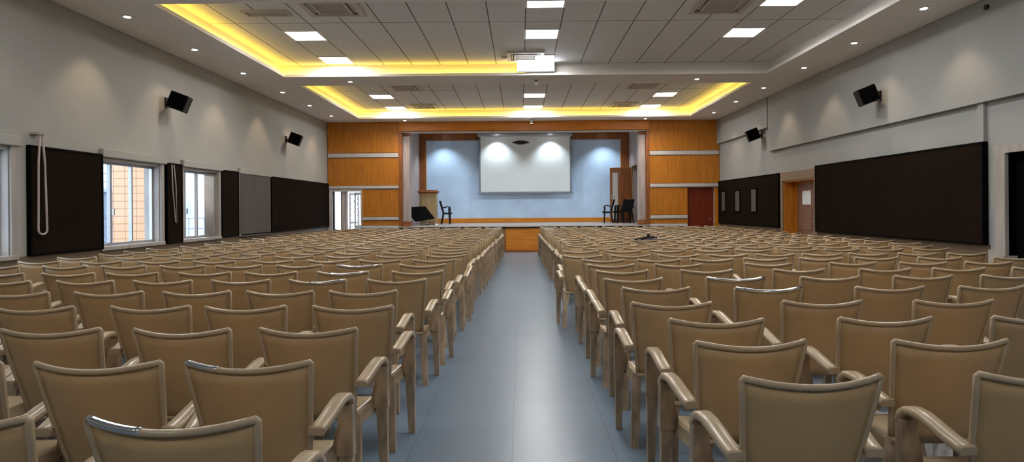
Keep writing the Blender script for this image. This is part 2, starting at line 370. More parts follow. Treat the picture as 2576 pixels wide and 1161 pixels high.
# projector
px = P(1310, 21.2)
t = thing('projector', 'black ceiling projector on a thin pole in front of the screen', 'projector', (0.02, 21.2, 3.56))
obj('pole', MB().tube([(0,0,0.16),(0,0,0.40)], 0.012, 8).cyl((0,0), 0.05, 0.06, 0.39, 0.41), M['alu'], t)
obj('pole_mount', MB().chamfer(-0.05, 0.05, -0.05, 0.05, 0.10, 0.22, 0.01), M['white'], t)
pb = MB().chamfer(-0.13, 0.13, -0.12, 0.12, -0.02, 0.10, 0.02)
pb.hexa([(-0.28,-0.08,0.03),(-0.12,-0.11,0.0),(-0.12,0.11,0.0),(-0.28,0.08,0.03),(-0.28,-0.08,0.055),(-0.12,-0.11,0.09),(-0.12,0.11,0.09),(-0.28,0.08,0.055)])
pb.hexa([(0.12,-0.11,0.0),(0.28,-0.08,0.03),(0.28,0.08,0.03),(0.12,0.11,0.0),(0.12,-0.11,0.09),(0.28,-0.08,0.055),(0.28,0.08,0.055),(0.12,0.11,0.09)])
obj('body', pb, M['black'], t)
obj('lens', MB().sweep([(0,0.12,0.03),(0,0.16,0.03)], [(0.035*cos(k*pi/8), 0.035*sin(k*pi/8)) for k in range(16)]), M['black'], t)

# ------------------------------------------------------------------ ceiling fittings
def panel_light(x, y, where):
    t = thing('ceiling_panel_light', 'square white glowing ceiling light, ' + where, 'ceiling light', (x, y, ZT), 0, 'square panel lights in the ceiling')
    fr = MB()
    for a in ((-0.31,0.31,-0.31,-0.275),(-0.31,0.31,0.275,0.31),(-0.31,-0.275,-0.275,0.275),(0.275,0.31,-0.275,0.275)): fr.box(*a, -0.012, -0.001)
    obj('frame', fr, M['white'], t); obj('diffuser', MB().box(-0.275, 0.275, -0.275, 0.275, -0.008, -0.002), M['panel_light'], t)
colw = {-3.79: 'window side column', 0.40: 'middle column', 3.98: 'side-door column'}
for y, w in ((9.5, 'large recess, first in from the hall end'), (11.3, 'large recess, second in from the hall end'), (13.15, 'large recess, last before the beam'), (17.45, 'stage recess, one nearer the beam'), (19.45, 'stage recess, one nearer the stage')):
    for x in (-3.79, 0.40, 3.98):
        if x == 3.98 and y == 13.15: continue
        if x == -3.79 and y == 9.5: continue
        panel_light(x, y, w + ', ' + colw[x])
for y, w in ((-1.4, 'unseen, added by the back wall'), (4.1, 'unseen, added over the rear seats, hindmost row'), (6.2, 'unseen, added over the rear seats, second row')):  # unseen rows continuing the grid, added to light the near chair backs
    for x in (-3.79, 0.40, 3.98): panel_light(x, y, w + ', ' + colw[x])

def cassette(x, y, s, lab):
    t = thing('ceiling_air_vent', lab, 'air conditioner', (x, y, ZT), 0, 'square air conditioning units in the ceiling')
    f = MB(); h = s/2
    for a in ((-h,h,-h,-h*0.80),(-h,h,h*0.80,h),(-h,-h*0.80,-h*0.8,h*0.8),(h*0.80,h,-h*0.8,h*0.8)): f.box(*a, -0.035, -0.001)
    for a in ((-h*0.62,h*0.62,-h*0.62,-h*0.52),(-h*0.62,h*0.62,h*0.52,h*0.62),(-h*0.62,-h*0.52,-h*0.52,h*0.52),(h*0.52,h*0.62,-h*0.52,h*0.52)): f.box(*a, -0.04, -0.001)
    obj('casing', f, M['vent'], t)
    obj('air_slot', MB().box(-h*0.8,h*0.8,-h*0.8,h*0.8,-0.006,-0.001), M['ventdark'], t)
    for (a,b,c,d) in ((-h*0.55,h*0.55,-h*0.76,-h*0.68),(-h*0.55,h*0.55,h*0.68,h*0.76),(-h*0.76,-h*0.68,-h*0.55,h*0.55),(h*0.68,h*0.76,-h*0.55,h*0.55)):
        obj('flap', MB().hexa([(a,c,-0.02),(b,c,-0.02),(b,d,-0.028),(a,d,-0.028),(a,c,-0.016),(b,c,-0.016),(b,d,-0.024),(a,d,-0.024)]), M['vent'], t)
    gr = MB().box(-h*0.52,h*0.52,-h*0.52,h*0.52,-0.02,-0.007)
    k = 12
    for i in range(k): yy = -h*0.5 + i*h/k; gr.box(-h*0.5,h*0.5,yy,yy+h*0.3/k,-0.03,-0.02)
    obj('grille', gr, M['vent'], t)
cassette(-2.86, 9.68, 0.86, 'large square air conditioning unit at the hall end of the ceiling, window side')
cassette(3.09, 9.68, 0.86, 'large square air conditioning unit at the hall end of the ceiling, side-door side')
cassette(0.12, 12.90, 0.74, 'square air conditioning unit in the middle of the ceiling beside the floodlight')
cassette(-2.88, 16.15, 0.78, 'square air conditioning unit in the stage recess, window side, nearer the beam')
cassette(3.12, 16.08, 0.78, 'square air conditioning unit in the stage recess, side-door side, nearer the beam')
cassette(-2.88, 19.1, 0.78, 'square air conditioning unit in the stage recess, window side, nearer the stage')
cassette(3.12, 19.1, 0.78, 'square air conditioning unit in the stage recess, side-door side, nearer the stage')
# narrow slot diffuser beside the big unit
t = thing('ceiling_slot_vent', 'narrow framed air vent in the ceiling next to the big window-side air unit', 'air vent', (-3.95, 9.95, ZT))
obj('frame', MB().box(-0.36,0.36,-0.14,-0.09,-0.03,-0.001).box(-0.36,0.36,0.09,0.14,-0.03,-0.001).box(-0.36,-0.31,-0.09,0.09,-0.03,-0.001).box(0.31,0.36,-0.09,0.09,-0.03,-0.001), M['vent'], t)
sl = MB()
for i in range(4): sl.box(-0.31,0.31,-0.08+i*0.045,-0.06+i*0.045,-0.022,-0.004)
obj('slats', sl, M['vent'], t)

def downlight(x, y, lab, wall):
    t = thing('recessed_downlight', lab, 'downlight', (x, y, ZC), 0, 'small round downlights in the flat ceiling border')
    obj('rim', MB().cyl((0,0), 0.062, 0.075, -0.014, -0.001, 20), M['white'], t)
    obj('lamp', MB().cyl((0,0), 0.045, 0.045, -0.02, -0.0145, 16), M['down'], t)
    s = spot('beam', (0,0,-0.04), 38, R(84), 0.65, (1,0.72,0.48), 0.02, t)
    if wall: s.rotation_euler = (0, R(-7*wall), 0)
ordn = ['first', 'second', 'third', 'fourth', 'fifth', 'sixth', 'seventh', 'eighth', 'ninth', 'tenth', 'eleventh', 'twelfth', 'thirteenth', 'fourteenth', 'fifteenth',
        'sixteenth', 'seventeenth', 'eighteenth', 'nineteenth', 'twentieth', 'twenty-first', 'twenty-second', 'twenty-third', 'twenty-fourth', 'twenty-fifth', 'twenty-sixth', 'twenty-seventh', 'twenty-eighth']
DY = [9.2, 11.1, 13.05, 15.2, 17.15, 19.1]
for i, y in enumerate(DY):
    downlight(-5.67, y, 'small round ceiling downlight above the window wall, %s counting from the stage' % ordn[5-i], -1)
    downlight(5.79, y-0.1, 'small round ceiling downlight above the dark-board wall, %s counting from the stage' % ordn[5-i], 1)
for y in (3.4, 5.35, 7.3):
    for x, w in ((-5.67, -1), (5.79, 1)): spot('wall_wash_beam', (x, y, ZC-0.03), 14, R(92), 0.7, (1,0.80,0.60), 0.02)
downlight(-3.73, 14.0, 'small round downlight on the ceiling beam between the recesses, window side', 0)
downlight(3.9, 14.0, 'small round downlight on the ceiling beam between the recesses, side-door side', 0)
downlight(-3.66, 20.2, 'small round downlight close to the stage front, window side', 0)
downlight(3.98, 20.2, 'small round downlight close to the stage front, side-door side', 0)
t = thing('spotlight', 'small white bullet spotlight hanging in front of the stage opening', 'spotlight', (0.36, 20.2, ZC))
obj('mount', MB().cyl((0,0), 0.09, 0.10, -0.02, -0.001, 16), M['white'], t)
obj('head', MB().cyl((0,0), 0.035, 0.065, -0.13, -0.02, 16), M['white'], t)
obj('lamp', MB().cyl((0,0), 0.03, 0.03, -0.136, -0.131, 16), M['down'], t)
t = thing('dome_camera', 'small white camera hanging from the ceiling beam below the floodlight', 'security camera', (0.36, 14.0, ZC))
obj('mount', MB().cyl((0,0), 0.09, 0.11, -0.02, -0.001, 16), M['white'], t)
obj('stem', MB().cyl((0,0), 0.03, 0.03, -0.05, -0.02, 12), M['black'], t)
obj('head', MB().cyl((0,0), 0.05, 0.07, -0.13, -0.05, 16), M['white'], t)
tag(obj('smoke_detector', MB().cyl((0,0), 0.05, 0.075, -0.05, -0.001, 20), M['white'], None, (-0.31, 13.0, ZT)), 'round white smoke detector beside the middle air unit', 'smoke detector')
tag(obj('wall_sensor', MB().sweep([(0,0,0),(-0.03,0,0)], [(0.035*cos(k*pi/8), 0.035*sin(k*pi/8)) for k in range(16)]), M['black'], None, (XR-0.091, 8.65, 4.10)), 'tiny round black sensor high on the wall near the ceiling', 'sensor')
# floodlight at the far edge of the large recess
t = thing('floodlight', 'dazzling white floodlight at the stage end of the large ceiling recess', 'floodlight', (0.34, 13.48, ZC+0.065))
obj('housing', MB().chamfer(-0.40, 0.40, -0.02, 0.06, 0.0, 0.22, 0.008), M['white'], t)
obj('lamp_panel', MB().box(-0.385, 0.385, -0.028, -0.021, 0.01, 0.21), M['flood'], t)
obj('bracket', MB().tube([(0.10,0.0,0.2),(0.10,0.0,0.26),(0.03,0,0.262)], 0.012, 8), M['white'], t)

# wall speakers
def speaker(wx, sgn, y, z, lab):
    t = thing('wall_speaker', lab, 'loudspeaker', (wx, y, z), 0, 'black loudspeakers on wall brackets')
    obj('bracket', MB().box(0, sgn*0.02, -0.05, 0.05, -0.09, 0.09).tube([(sgn*0.01,0,0),(sgn*0.12,-0.02,0.0),(sgn*0.18,-0.05,0.0)], 0.018, 8).box(sgn*0.09, sgn*0.13, -0.06, 0.02, -0.10, 0.05), M['black'], t)
    b = MB(); w0, w1, d = 0.15, 0.15, 0.13
    b.chamfer(-w0, w0, -d, d, -0.145, 0.145, 0.008)
    M4 = Matrix.Translation((sgn*0.27, -0.06, 0)) @ Matrix.Rotation(R(sgn*12), 4, 'Z') @ Matrix.Rotation(R(sgn*21), 4, 'Y')
    obj('cabinet', MB().merge(b, M4), M['black'], t)
    f = MB().box(-0.135, 0.135, -0.137, -0.131, -0.13, 0.13)
    obj('grille', MB().merge(f, M4), M['boardedge'], t)
speaker(XL, 1, 11.25, 3.33, 'black loudspeaker bracketed to the window wall, the larger one nearer the camera')
speaker(XL, 1, 17.0, 3.30, 'black loudspeaker bracketed to the window wall, the one nearer the stage')
speaker(XR-0.09, -1, 11.25, 3.35, 'black loudspeaker on the board-side wall above the big dark board')
speaker(XR, -1, 17.0, 3.32, 'black loudspeaker on the board-side wall between the side door and stage')

# ------------------------------------------------------------------ dark boards on the side walls
def board(x0, sgn, y0, y1, z0, z1, lab, th=0.06):
    t = thing('wall_panel', lab, 'wall panel', (x0, (y0+y1)/2, z0), 0, 'dark panels on the side walls')
    h = (y1-y0)/2; H_ = z1-z0; e = 0.03
    obj('panel', MB().box(0.002*sgn, sgn*(th-0.01), -h+e, h-e, e, H_-e), M['board'], t)
    f = MB()
    f.chamfer(0.001*sgn if sgn > 0 else -th, th if sgn > 0 else -0.001, -h, h, H_-e, H_, 0.004)
    f.chamfer(0.001 if sgn > 0 else -th, th if sgn > 0 else -0.001, -h, -h+e, 0, H_-e, 0.004)
    f.chamfer(0.001 if sgn > 0 else -th, th if sgn > 0 else -0.001, h-e, h, 0, H_-e, 0.004)
    f.chamfer(0.001 if sgn > 0 else -th, th if sgn > 0 else -0.001, -h+e, h-e, 0, e, 0.004)
    obj('edge_frame', f, M['boardedge'], t)
    return t
board(XL, 1, 8.05, 9.46, 0.86, 2.27, 'near-black tall panel on the window wall with a grey cord loop hanging over it')
t = board(XL, 1, 11.17, 11.68, 0.84, 2.27, 'narrow dark panel between the orange-wall window and the bright balcony window')
obj('cord', MB().tube([(0.07,-0.13,1.40),(0.075,-0.12,1.0),(0.075,-0.03,0.38),(0.07,0.02,0.36),(0.07,0.0,1.0),(0.07,-0.06,1.40)], 0.012, 6), M['pilaster'], t)
board(XL, 1, 13.22, 14.02, 0.86, 2.27, 'narrow dark panel between the bright balcony window and the grey blind')
board(XL, 1, 15.86, 20.60, 0.86, 2.26, 'long dark brown panel on the window wall next to the stage')
board(XR, -1, 8.78, 13.80, 0.86, 2.29, 'very large dark brown board on the wall facing the windows', 0.08)
t = board(XR, -1, 15.80, 20.60, 0.88, 2.24, 'dark panel with three small square-framed openings beside the wooden side door')
for y in (20.05-18.2, 18.75-18.2, 17.45-18.2):
    obj('small_opening', MB().box(-0.07, -0.055, y-0.19, y+0.19, 0.40, 1.0), M['blind'], t)
    obj('opening_rim', MB().box(-0.08,-0.05,y-0.22,y-0.19,0.37,1.03).box(-0.08,-0.05,y+0.19,y+0.22,0.37,1.03).box(-0.08,-0.05,y-0.19,y+0.19,1.0,1.03).box(-0.08,-0.05,y-0.19,y+0.19,0.37,0.40), M['boardedge'], t)
# grey cord loop by the first window
cp = []
for k in range(0, 13):
    a = pi*k/12; cp.append((0, 0.075-0.075*cos(a)*1.0-0.0, -0.06*sin(a)))
pts = [(0.0, 0.03, 1.28)] + [(0.0, 0.0+0.01*0, 0.9)] + [(0.0, c[1]-0.01, c[2]+0.05) for c in cp] + [(0.0, 0.11, 0.9), (0.0, 0.07, 1.28)]
t = thing('blind_cord', 'thick grey cord loop hanging beside the near window in front of dark panel', 'blind cord', (XL+0.10, 8.13, 1.14))
obj('cord_loop', MB().tube(pts, 0.013, 8, up=(1,0,0)), M['pilaster'], t)
obj('cord_bracket', MB().box(-0.10, 0.02, -0.02, 0.10, 1.27, 1.30), M['casing'], t)

# ------------------------------------------------------------------ windows on the left wall
def window(i, y0, y1, mull, blind=False, grille=False):
    w = link('window_%d' % i, None, None, (XL, 0, 0)); w['kind'] = 'structure'
    c = MB()  # casing standing slightly proud of the wall, and the reveal lining
    c.chamfer(0.001, 0.035, y1, y1+0.10, WZ0-0.05, 2.24, 0.004); c.chamfer(0.001, 0.035, y0-0.06, y0, WZ0-0.05, 2.24, 0.004)
    c.box(-0.25, 0.001, y1-0.015, y1, WZ0, WZ1); c.box(-0.25, 0.001, y0, y0+0.015, WZ0, WZ1); c.box(-0.25, 0.001, y0, y1, WZ1-0.015, WZ1)
    obj('window_casing', c, M['casing'], w)
    obj('window_sill', MB().chamfer(-0.25, 0.05, y0-0.06, y1+0.10, WZ0-0.05, WZ0+0.01, 0.006), M['casing'], w)
    obj('blind_box', MB().chamfer(0.001, 0.07, y0-0.05, y1+0.14, 2.235, 2.36, 0.008), M['wall'], w)
    if blind:
        obj('roller_blind', MB().box(0.04, 0.05, y0-0.02, y1+0.10, WZ0-0.02, 2.235).chamfer(0.03, 0.06, y0-0.02, y1+0.10, WZ0-0.06, WZ0-0.02, 0.005), M['blind'], w); return
    fx0, fx1 = -0.15, -0.10; f = MB(); a = 0.035
    f.box(fx0, fx1, y0+0.015, y0+0.015+a, WZ0+0.01, WZ1-0.015); f.box(fx0, fx1, y1-0.015-a, y1-0.015, WZ0+0.01, WZ1-0.015)
    f.box(fx0, fx1, y0+0.015+a, y1-0.015-a, WZ0+0.01, WZ0+0.05); f.box(fx0, fx1, y0+0.015+a, y1-0.015-a, WZ1-0.055, WZ1-0.015)
    obj('window_frame', f, M['alu'], w)
    for y, wd in mull: obj('mullion', MB().chamfer(fx0-0.01, fx1+0.0, y-wd/2, y+wd/2, WZ0+0.05, WZ1-0.055, 0.004), M['alu'], w)
    ys = [y0+0.05] + [m_[0] for m_ in mull] + [y1-0.05]
    for a_, b_ in zip(ys, ys[1:]): obj('window_pane', MB().box(-0.128, -0.124, a_+0.02, b_-0.02, WZ0+0.04, WZ1-0.045), M['pane'], w)
    if mull: obj('latch', MB().chamfer(fx1+0.02, fx1+0.045, mull[0][0]-0.01, mull[0][0]+0.02, 1.36, 1.46, 0.004), M['chrome'], w)
window(1, 6.0, 7.78, [(7.0, 0.05)])
window(2, 9.50, 11.02, [(9.88, 0.045), (10.42, 0.035)])
window(3, 11.76, 13.12, [(12.06, 0.04), (12.52, 0.03)])
window(4, 14.12, 15.70, [], True)

# outside the windows
tag(obj('tiled_pier', MB().box(-7.22, XL-WT-0.005, 11.25, 11.6, -0.1, 4.2), M['orange']), 'orange tiled wall pier standing outside the second window', 'wall pier')
struct('ground_outside', MB().box(-40, XL-WT-0.01, -5, 60, -0.25, -0.12), M['exterior_white'])
def building(lab, x0, x1, y0, y1, h, m, nwin):
    t = thing('building', lab, 'building', ((x0+x1)/2, (y0+y1)/2, -0.12))
    w, d = (x1-x0)/2, (y1-y0)/2
    obj('wall', MB().box(-w, w, -d, d, 0, h), M[m], t)
    obj('cornice', MB().chamfer(-w-0.15, w+0.15, -d-0.15, d+0.15, h, h+0.2, 0.03), M['exterior_white'], t)
    for k in range(nwin):
        yy = -w + (k+0.5)*2*w/nwin
        for z in (1.0, 3.2):
            if z+1.3 < h: obj('window', MB().box(yy-0.45, yy+0.45, -d-0.04, -d, z, z+1.3), M['exterior_grey'], t)
building('white building with grey windows seen through the bright balcony window', -22, -14, 27, 33, 5.2, 'exterior_white', 4)
building('pale grey low building beyond the second window', -19.5, -12.0, 16.5, 21.5, 2.1, 'exterior_grey', 4)
def railing(lab, pts, z0=0.0, z1=1.25):
    t = thing('balcony_railing', lab, 'railing', (pts[0][0], pts[0][1], 0))
    (x0, y0), (x1, y1) = pts; L = math.hypot(x1-x0, y1-y0); dx, dy = (x1-x0), (y1-y0)
    for z in (z1, z1-0.25): obj('rail', MB().tube([(0,0,z),(dx,dy,z)], 0.025, 8), M['alu'], t)
    k = int(L/0.35)
    for i in range(k+1): obj('post', MB().tube([(dx*i/k,dy*i/k,-0.12),(dx*i/k,dy*i/k,z1)], 0.015, 6), M['alu'], t)
railing('grey metal balcony railing outside the bright window', [(-6.6, 15.5), (-9.6, 15.5)])
t = thing('stone_urn', 'pale grey stone pedestal outside the second window', 'pedestal', (-8.15, 12.7, -0.12))
obj('pedestal', MB().chamfer(-0.17,0.17,-0.17,0.17,0,0.92,0.02).chamfer(-0.22,0.22,-0.22,0.22,0.92,0.98,0.02).chamfer(-0.10,0.10,-0.10,0.10,0.98,1.22,0.02).cyl((0,0),0.12,0.2,1.22,1.36), M['exterior_grey'], t)
t = thing('window_grille', 'thin grey horizontal bars outside the near window', 'grille', (-7.1, 7.0, -0.12))
for k in range(9): obj('bar', MB().tube([(0,-1.2,1.0+k*0.16),(0,1.6,1.0+k*0.16)], 0.012, 6), M['alu'], t)
for y in (-1.2, -0.3, 0.6, 1.6): obj('upright', MB().tube([(0,y,0),(0,y,2.4)], 0.02, 6), M['alu'], t)
t = thing('window_grille', 'pale grid of bars outside the second window next to the tiled pier', 'grille', (-7.75, 11.2, -0.12))
for k in range(10): obj('bar', MB().tube([(0,-0.9,0.9+k*0.15),(0,1.4,0.9+k*0.15)], 0.008, 6), M['alu'], t)
for y in (-0.9, -0.2, 0.3, 0.8, 1.4): obj('upright', MB().tube([(0,y,0),(0,y,2.4)], 0.012, 6), M['alu'], t)
cu = MB(); k = 24; vs = []
for i in range(k+1):
    y = 12.74 + 0.36*i/k; x = XL-0.07 + 0.018*sin(i*1.9)
    vs += [(x, y, WZ0+0.03), (x, y, WZ1-0.03), (x-0.006, y, WZ1-0.03), (x-0.006, y, WZ0+0.03)]
fs = []
for i in range(k):
    for a in range(4): fs.append((i*4+a, i*4+(a+1)%4, (i+1)*4+(a+1)%4, (i+1)*4+a))
cu.add(vs, fs, True)
tag(obj('curtain', cu, M['curtain']), 'gathered grey sheer curtain at the stage-side edge of the bright balcony window', 'curtain')

# ------------------------------------------------------------------ doors
# front left entrance: white frame, narrow side light, open leaf with ironwork
d = link('door_1', None, None, (0, YF, 0)); d['kind'] = 'structure'
obj('door_frame', MB().box(-6.24,-6.10,-0.05,0.2,0,2.07).box(-6.10,-5.14,-0.05,0.2,2.0,2.07).box(-5.19,-5.14,-0.05,0.2,0,2.0).box(-5.80,-5.72,0.0,0.2,0,2.0), M['strip'], d)
obj('side_light', MB().box(-6.09,-6.05,0.06,0.1,0,2.0).box(-5.86,-5.80,0.06,0.1,0,2.0).box(-6.05,-5.86,0.06,0.1,0,0.5), M['alu'], d)
obj('side_pane', MB().box(-6.05,-5.86,0.078,0.082,0.5,2.0), M['pane'], d)
obj('door_jamb', MB().box(-5.72,-5.66,0.0,0.2,0,2.0), M['pilaster'], d)
lf = obj('door_leaf', MB().box(0,0.05,0,0.03,0,1.98).box(0.40,0.46,0,0.03,0,1.98).box(0.05,0.40,0,0.03,0,0.12).box(0.05,0.40,0,0.03,1.88,1.98).box(0.05,0.40,0,0.03,0.95,1.02), M['strip'], d, (-5.62, 0.25, 0), (0,0,R(62)))
iron = MB()
for k in range(5):
    z = 0.25 + k*0.36
    iron.tube([(0.05+0.175*(1-cos(a*pi/6)), 0.015, z+0.15*sin(a*pi/3)) for a in range(13)], 0.008, 6)
obj('ironwork', iron, M['black'], lf)
lf2 = obj('door_leaf', MB().box(0,0.05,0,0.03,0,1.98).box(0.24,0.30,0,0.03,0,1.98).box(0.05,0.24,0,0.03,0,0.9).box(0.05,0.24,0,0.03,1.9,1.98), M['white'], d, (-5.46, 0.22, 0), (0,0,R(10)))
obj('door_handle', MB().tube([(0.02,-0.03,1.0),(0.02,-0.05,1.0),(0.10,-0.05,1.0)], 0.01, 6), M['chrome'], lf2)
struct('wall_porch', MB().box(-7.5, -3.6, 23.6, 23.8, -0.1, 0.6), M['exterior_white'])
struct('floor_porch', MB().box(-7.5, -4.16, YF+0.2, 24, -0.1, 0.0), M['exterior_white'])
# front right door
d = link('door_2', None, None, (0, YF, 0)); d['kind'] = 'structure'
obj('door_leaf', MB().chamfer(5.43, 6.27, 0.05, 0.09, 0.0, 2.03, 0.004), M['doorred'], d)
obj('door_handle', MB().tube([(6.19,0.05,1.02),(6.19,0.0,1.02),(6.10,0.0,1.02)], 0.012, 8), M['chrome'], d)
# side door in the right wall recess
d = link('door_3', None, None, (XR, 0, 0)); d['kind'] = 'structure'
cs = MB().chamfer(-0.03, -0.001, DR[0]-0.14, DR[0]-0.0, 0, 2.24, 0.004).chamfer(-0.03, -0.001, DR[1], DR[1]+0.14, 0, 2.24, 0.004).chamfer(-0.03, -0.001, DR[0], DR[1], 2.03, 2.24, 0.004)
obj('door_casing', cs, M['casing_beige'], d)
obj('door_lining', MB().box(0.0,0.30,DR[1]-0.04,DR[1],0,2.05).box(0.0,0.30,DR[0],DR[0]+0.04,0,2.05).box(0.0,0.30,DR[0],DR[1],2.0,2.06)
    .box(0.26,0.32,DR[1]-0.16,DR[1]-0.04,0,2.0).box(0.26,0.32,DR[0]+0.04,DR[0]+0.10,0,2.0).box(0.26,0.32,DR[0]+0.1,DR[1]-0.16,1.94,2.0), M['wood'], d)
struct('wall_side_lobby', MB().box(XR+0.32, XR+0.4, DR[0]-0.05, DR[1]+0.05, 0, 2.3), M['wooddark'])
def leaf(y0, y1, glass):
    l = obj('door_leaf', MB().chamfer(0.27, 0.30, y0, y1, 0.01, 1.94, 0.003), M['pilaster_door'], d)
    w = (y1-y0)
    p = MB().chamfer(0.255, 0.272, y0+0.22*w, y1-0.22*w, 0.25, 0.72, 0.006).chamfer(0.255, 0.272, y0+0.22*w, y1-0.22*w, 0.85, 1.35, 0.006)
    obj('door_panel', p, M['pilaster_door'], l)
    if glass: obj('door_pane', MB().box(0.262, 0.27, y0+0.28*w, y1-0.28*w, 1.45, 1.78), M['screen'], l)
    return l
M['pilaster_door'] = woodmat('mauve_brown_door', lin(118,84,66), lin(140,104,82), scl=(4,4,0.6))
leaf(DR[0]+0.10, DR[0]+0.50, False)
l = leaf(DR[0]+0.51, DR[1]-0.16, True)
obj('door_handle', MB().tube([(0.27,DR[0]+0.60,1.05),(0.23,DR[0]+0.60,1.05),(0.23,DR[0]+0.70,1.05)], 0.012, 8).box(0.262,0.27,DR[0]+0.58,DR[0]+0.62,0.98,1.12), M['chrome'], l)
# stage wing door, standing open
d = link('door_4', None, None, (0, 0, ZS)); d['kind'] = 'structure'
obj('door_frame', MB().box(4.26,4.30,23.20,23.26,0,2.2).box(4.26,4.30,24.33,24.40,0,2.2).box(4.26,4.30,23.2,24.4,2.13,2.2), M['woodpale'], d)
l = obj('door_leaf', MB().chamfer(0,0.52,0,0.04,0,2.10,0.004), M['wooddark'], d, (3.80, 24.42, 0))
obj('door_panel', MB().chamfer(0.08,0.44,-0.012,0.0,0.15,1.0,0.005).chamfer(0.08,0.44,-0.012,0.0,1.12,1.95,0.005), M['wooddark'], l)
l = obj('door_leaf', MB().chamfer(0,0.36,0,0.04,0,2.10,0.004), M['wooddark'], d, (3.44, 24.50, 0), (0,0,R(-10)))
obj('door_panel', MB().chamfer(0.10,0.30,-0.012,0.0,0.12,1.9,0.005), M['strip'], l)
obj('door_handle', MB().tube([(0.06,0,0.98),(0.06,-0.05,0.98),(0.20,-0.05,0.98)], 0.013, 8).box(0.045,0.075,-0.01,0,0.88,1.06), M['chrome'], l)
struct('wall_wing', MB().box(5.3, 5.4, 22.9, 24.7, 0, 3.2).box(4.45, 5.3, 22.9, 23.0, 0, 3.2).box(4.45, 5.3, 24.6, 24.7, 0, 3.2).box(4.45, 5.3, 23.0, 24.6, 3.1, 3.2).box(4.45, 5.3, 23.0, 24.6, ZS-0.1, ZS), M['wooddark'])  # small room added behind the wing door to shut out leaking daylight
struct('wall_light_stop', MB().box(5.3, 6.4, YF+0.3, YF+0.4, 0, 2.3).box(5.3, 5.41, YF+0.2, YF+0.3, 0, 2.3).box(6.28, 6.4, YF+0.2, YF+0.3, 0, 2.3).box(5.3, 6.4, YF+0.2, YF+0.4, 2.05, 2.3), M['wooddark'])  # unseen backing behind the front right door, added to stop outside light leaking

# ------------------------------------------------------------------ stage furniture
t = thing('lectern', 'tall tan wooden lectern with a dark moulded top on the stage', 'lectern', (-3.33, 23.0, ZS))
obj('body', MB().chamfer(-0.30,0.30,-0.2,0.2,0.0,1.12,0.008), M['lectern'], t)
obj('front_board', MB().chamfer(-0.22,0.22,-0.215,-0.2,0.1,1.0,0.006), M['lectern'], t)
obj('top', MB().chamfer(-0.33,0.33,-0.24,0.24,1.12,1.16,0.008).chamfer(-0.36,0.36,-0.27,0.27,1.16,1.21,0.012).chamfer(-0.32,0.32,-0.23,0.23,1.21,1.24,0.008), M['wooddark'], t)
# black display board on a wheeled stand
t = thing('display_stand', 'tilted black display board on a low wheeled metal stand', 'display board', (-3.62, 22.25, ZS), 0)
q = [(-0.49,-0.15,0.62),(0.26,0.15,0.66),(0.60,0.05,0.24),(0.0,-0.30,0.14)]
q = [Vector(p) for p in q]; nrm = (q[1]-q[0]).cross(q[3]-q[0]).normalized()*0.03
bd = MB(); bd.hexa([tuple(v) for v in q] + [tuple(v+nrm) for v in q])
obj('board', bd, M['void'], t)
fr = MB().tube([(-0.35,0,0.05),(0.35,0,0.05)],0.012,8).tube([(-0.35,-0.2,0.05),(-0.35,0.2,0.05)],0.012,8).tube([(0.35,-0.2,0.05),(0.35,0.2,0.05)],0.012,8).tube([(-0.35,0,0.05),(-0.47,-0.1,0.58)],0.012,8).tube([(0.35,0,0.05),(0.3,0.04,0.42)],0.012,8).tube([(-0.35,-0.2,0.05),(0.0,-0.2,0.16)],0.01,8).tube([(0,0,0.05),(0,0,0.22)],0.012,8)
obj('frame', fr, M['alu'], t)
for x, y in ((-0.35,-0.2),(-0.35,0.2),(0.35,-0.2),(0.35,0.2)):
    obj('wheel', MB().sweep([(x-0.012,y,0.027),(x+0.012,y,0.027)], [(0.027*cos(k*pi/6),0.027*sin(k*pi/6)) for k in range(12)]), M['black'], t)
tag(obj('crumpled_paper', MB().add([(0.05*cos(a*1.05)*(1+0.2*(a%2)),0.05*sin(a*1.05),0.0+0.03*(a%3==0)) for a in range(6)]+[(0,0,0.05)], [(a,(a+1)%6,6) for a in range(6)]+[(5,4,3,2,1,0)]), M['white'], None, (-2.95, 22.3, ZS+0.001)), 'small crumpled white paper on the stage floor by the lectern', 'paper')

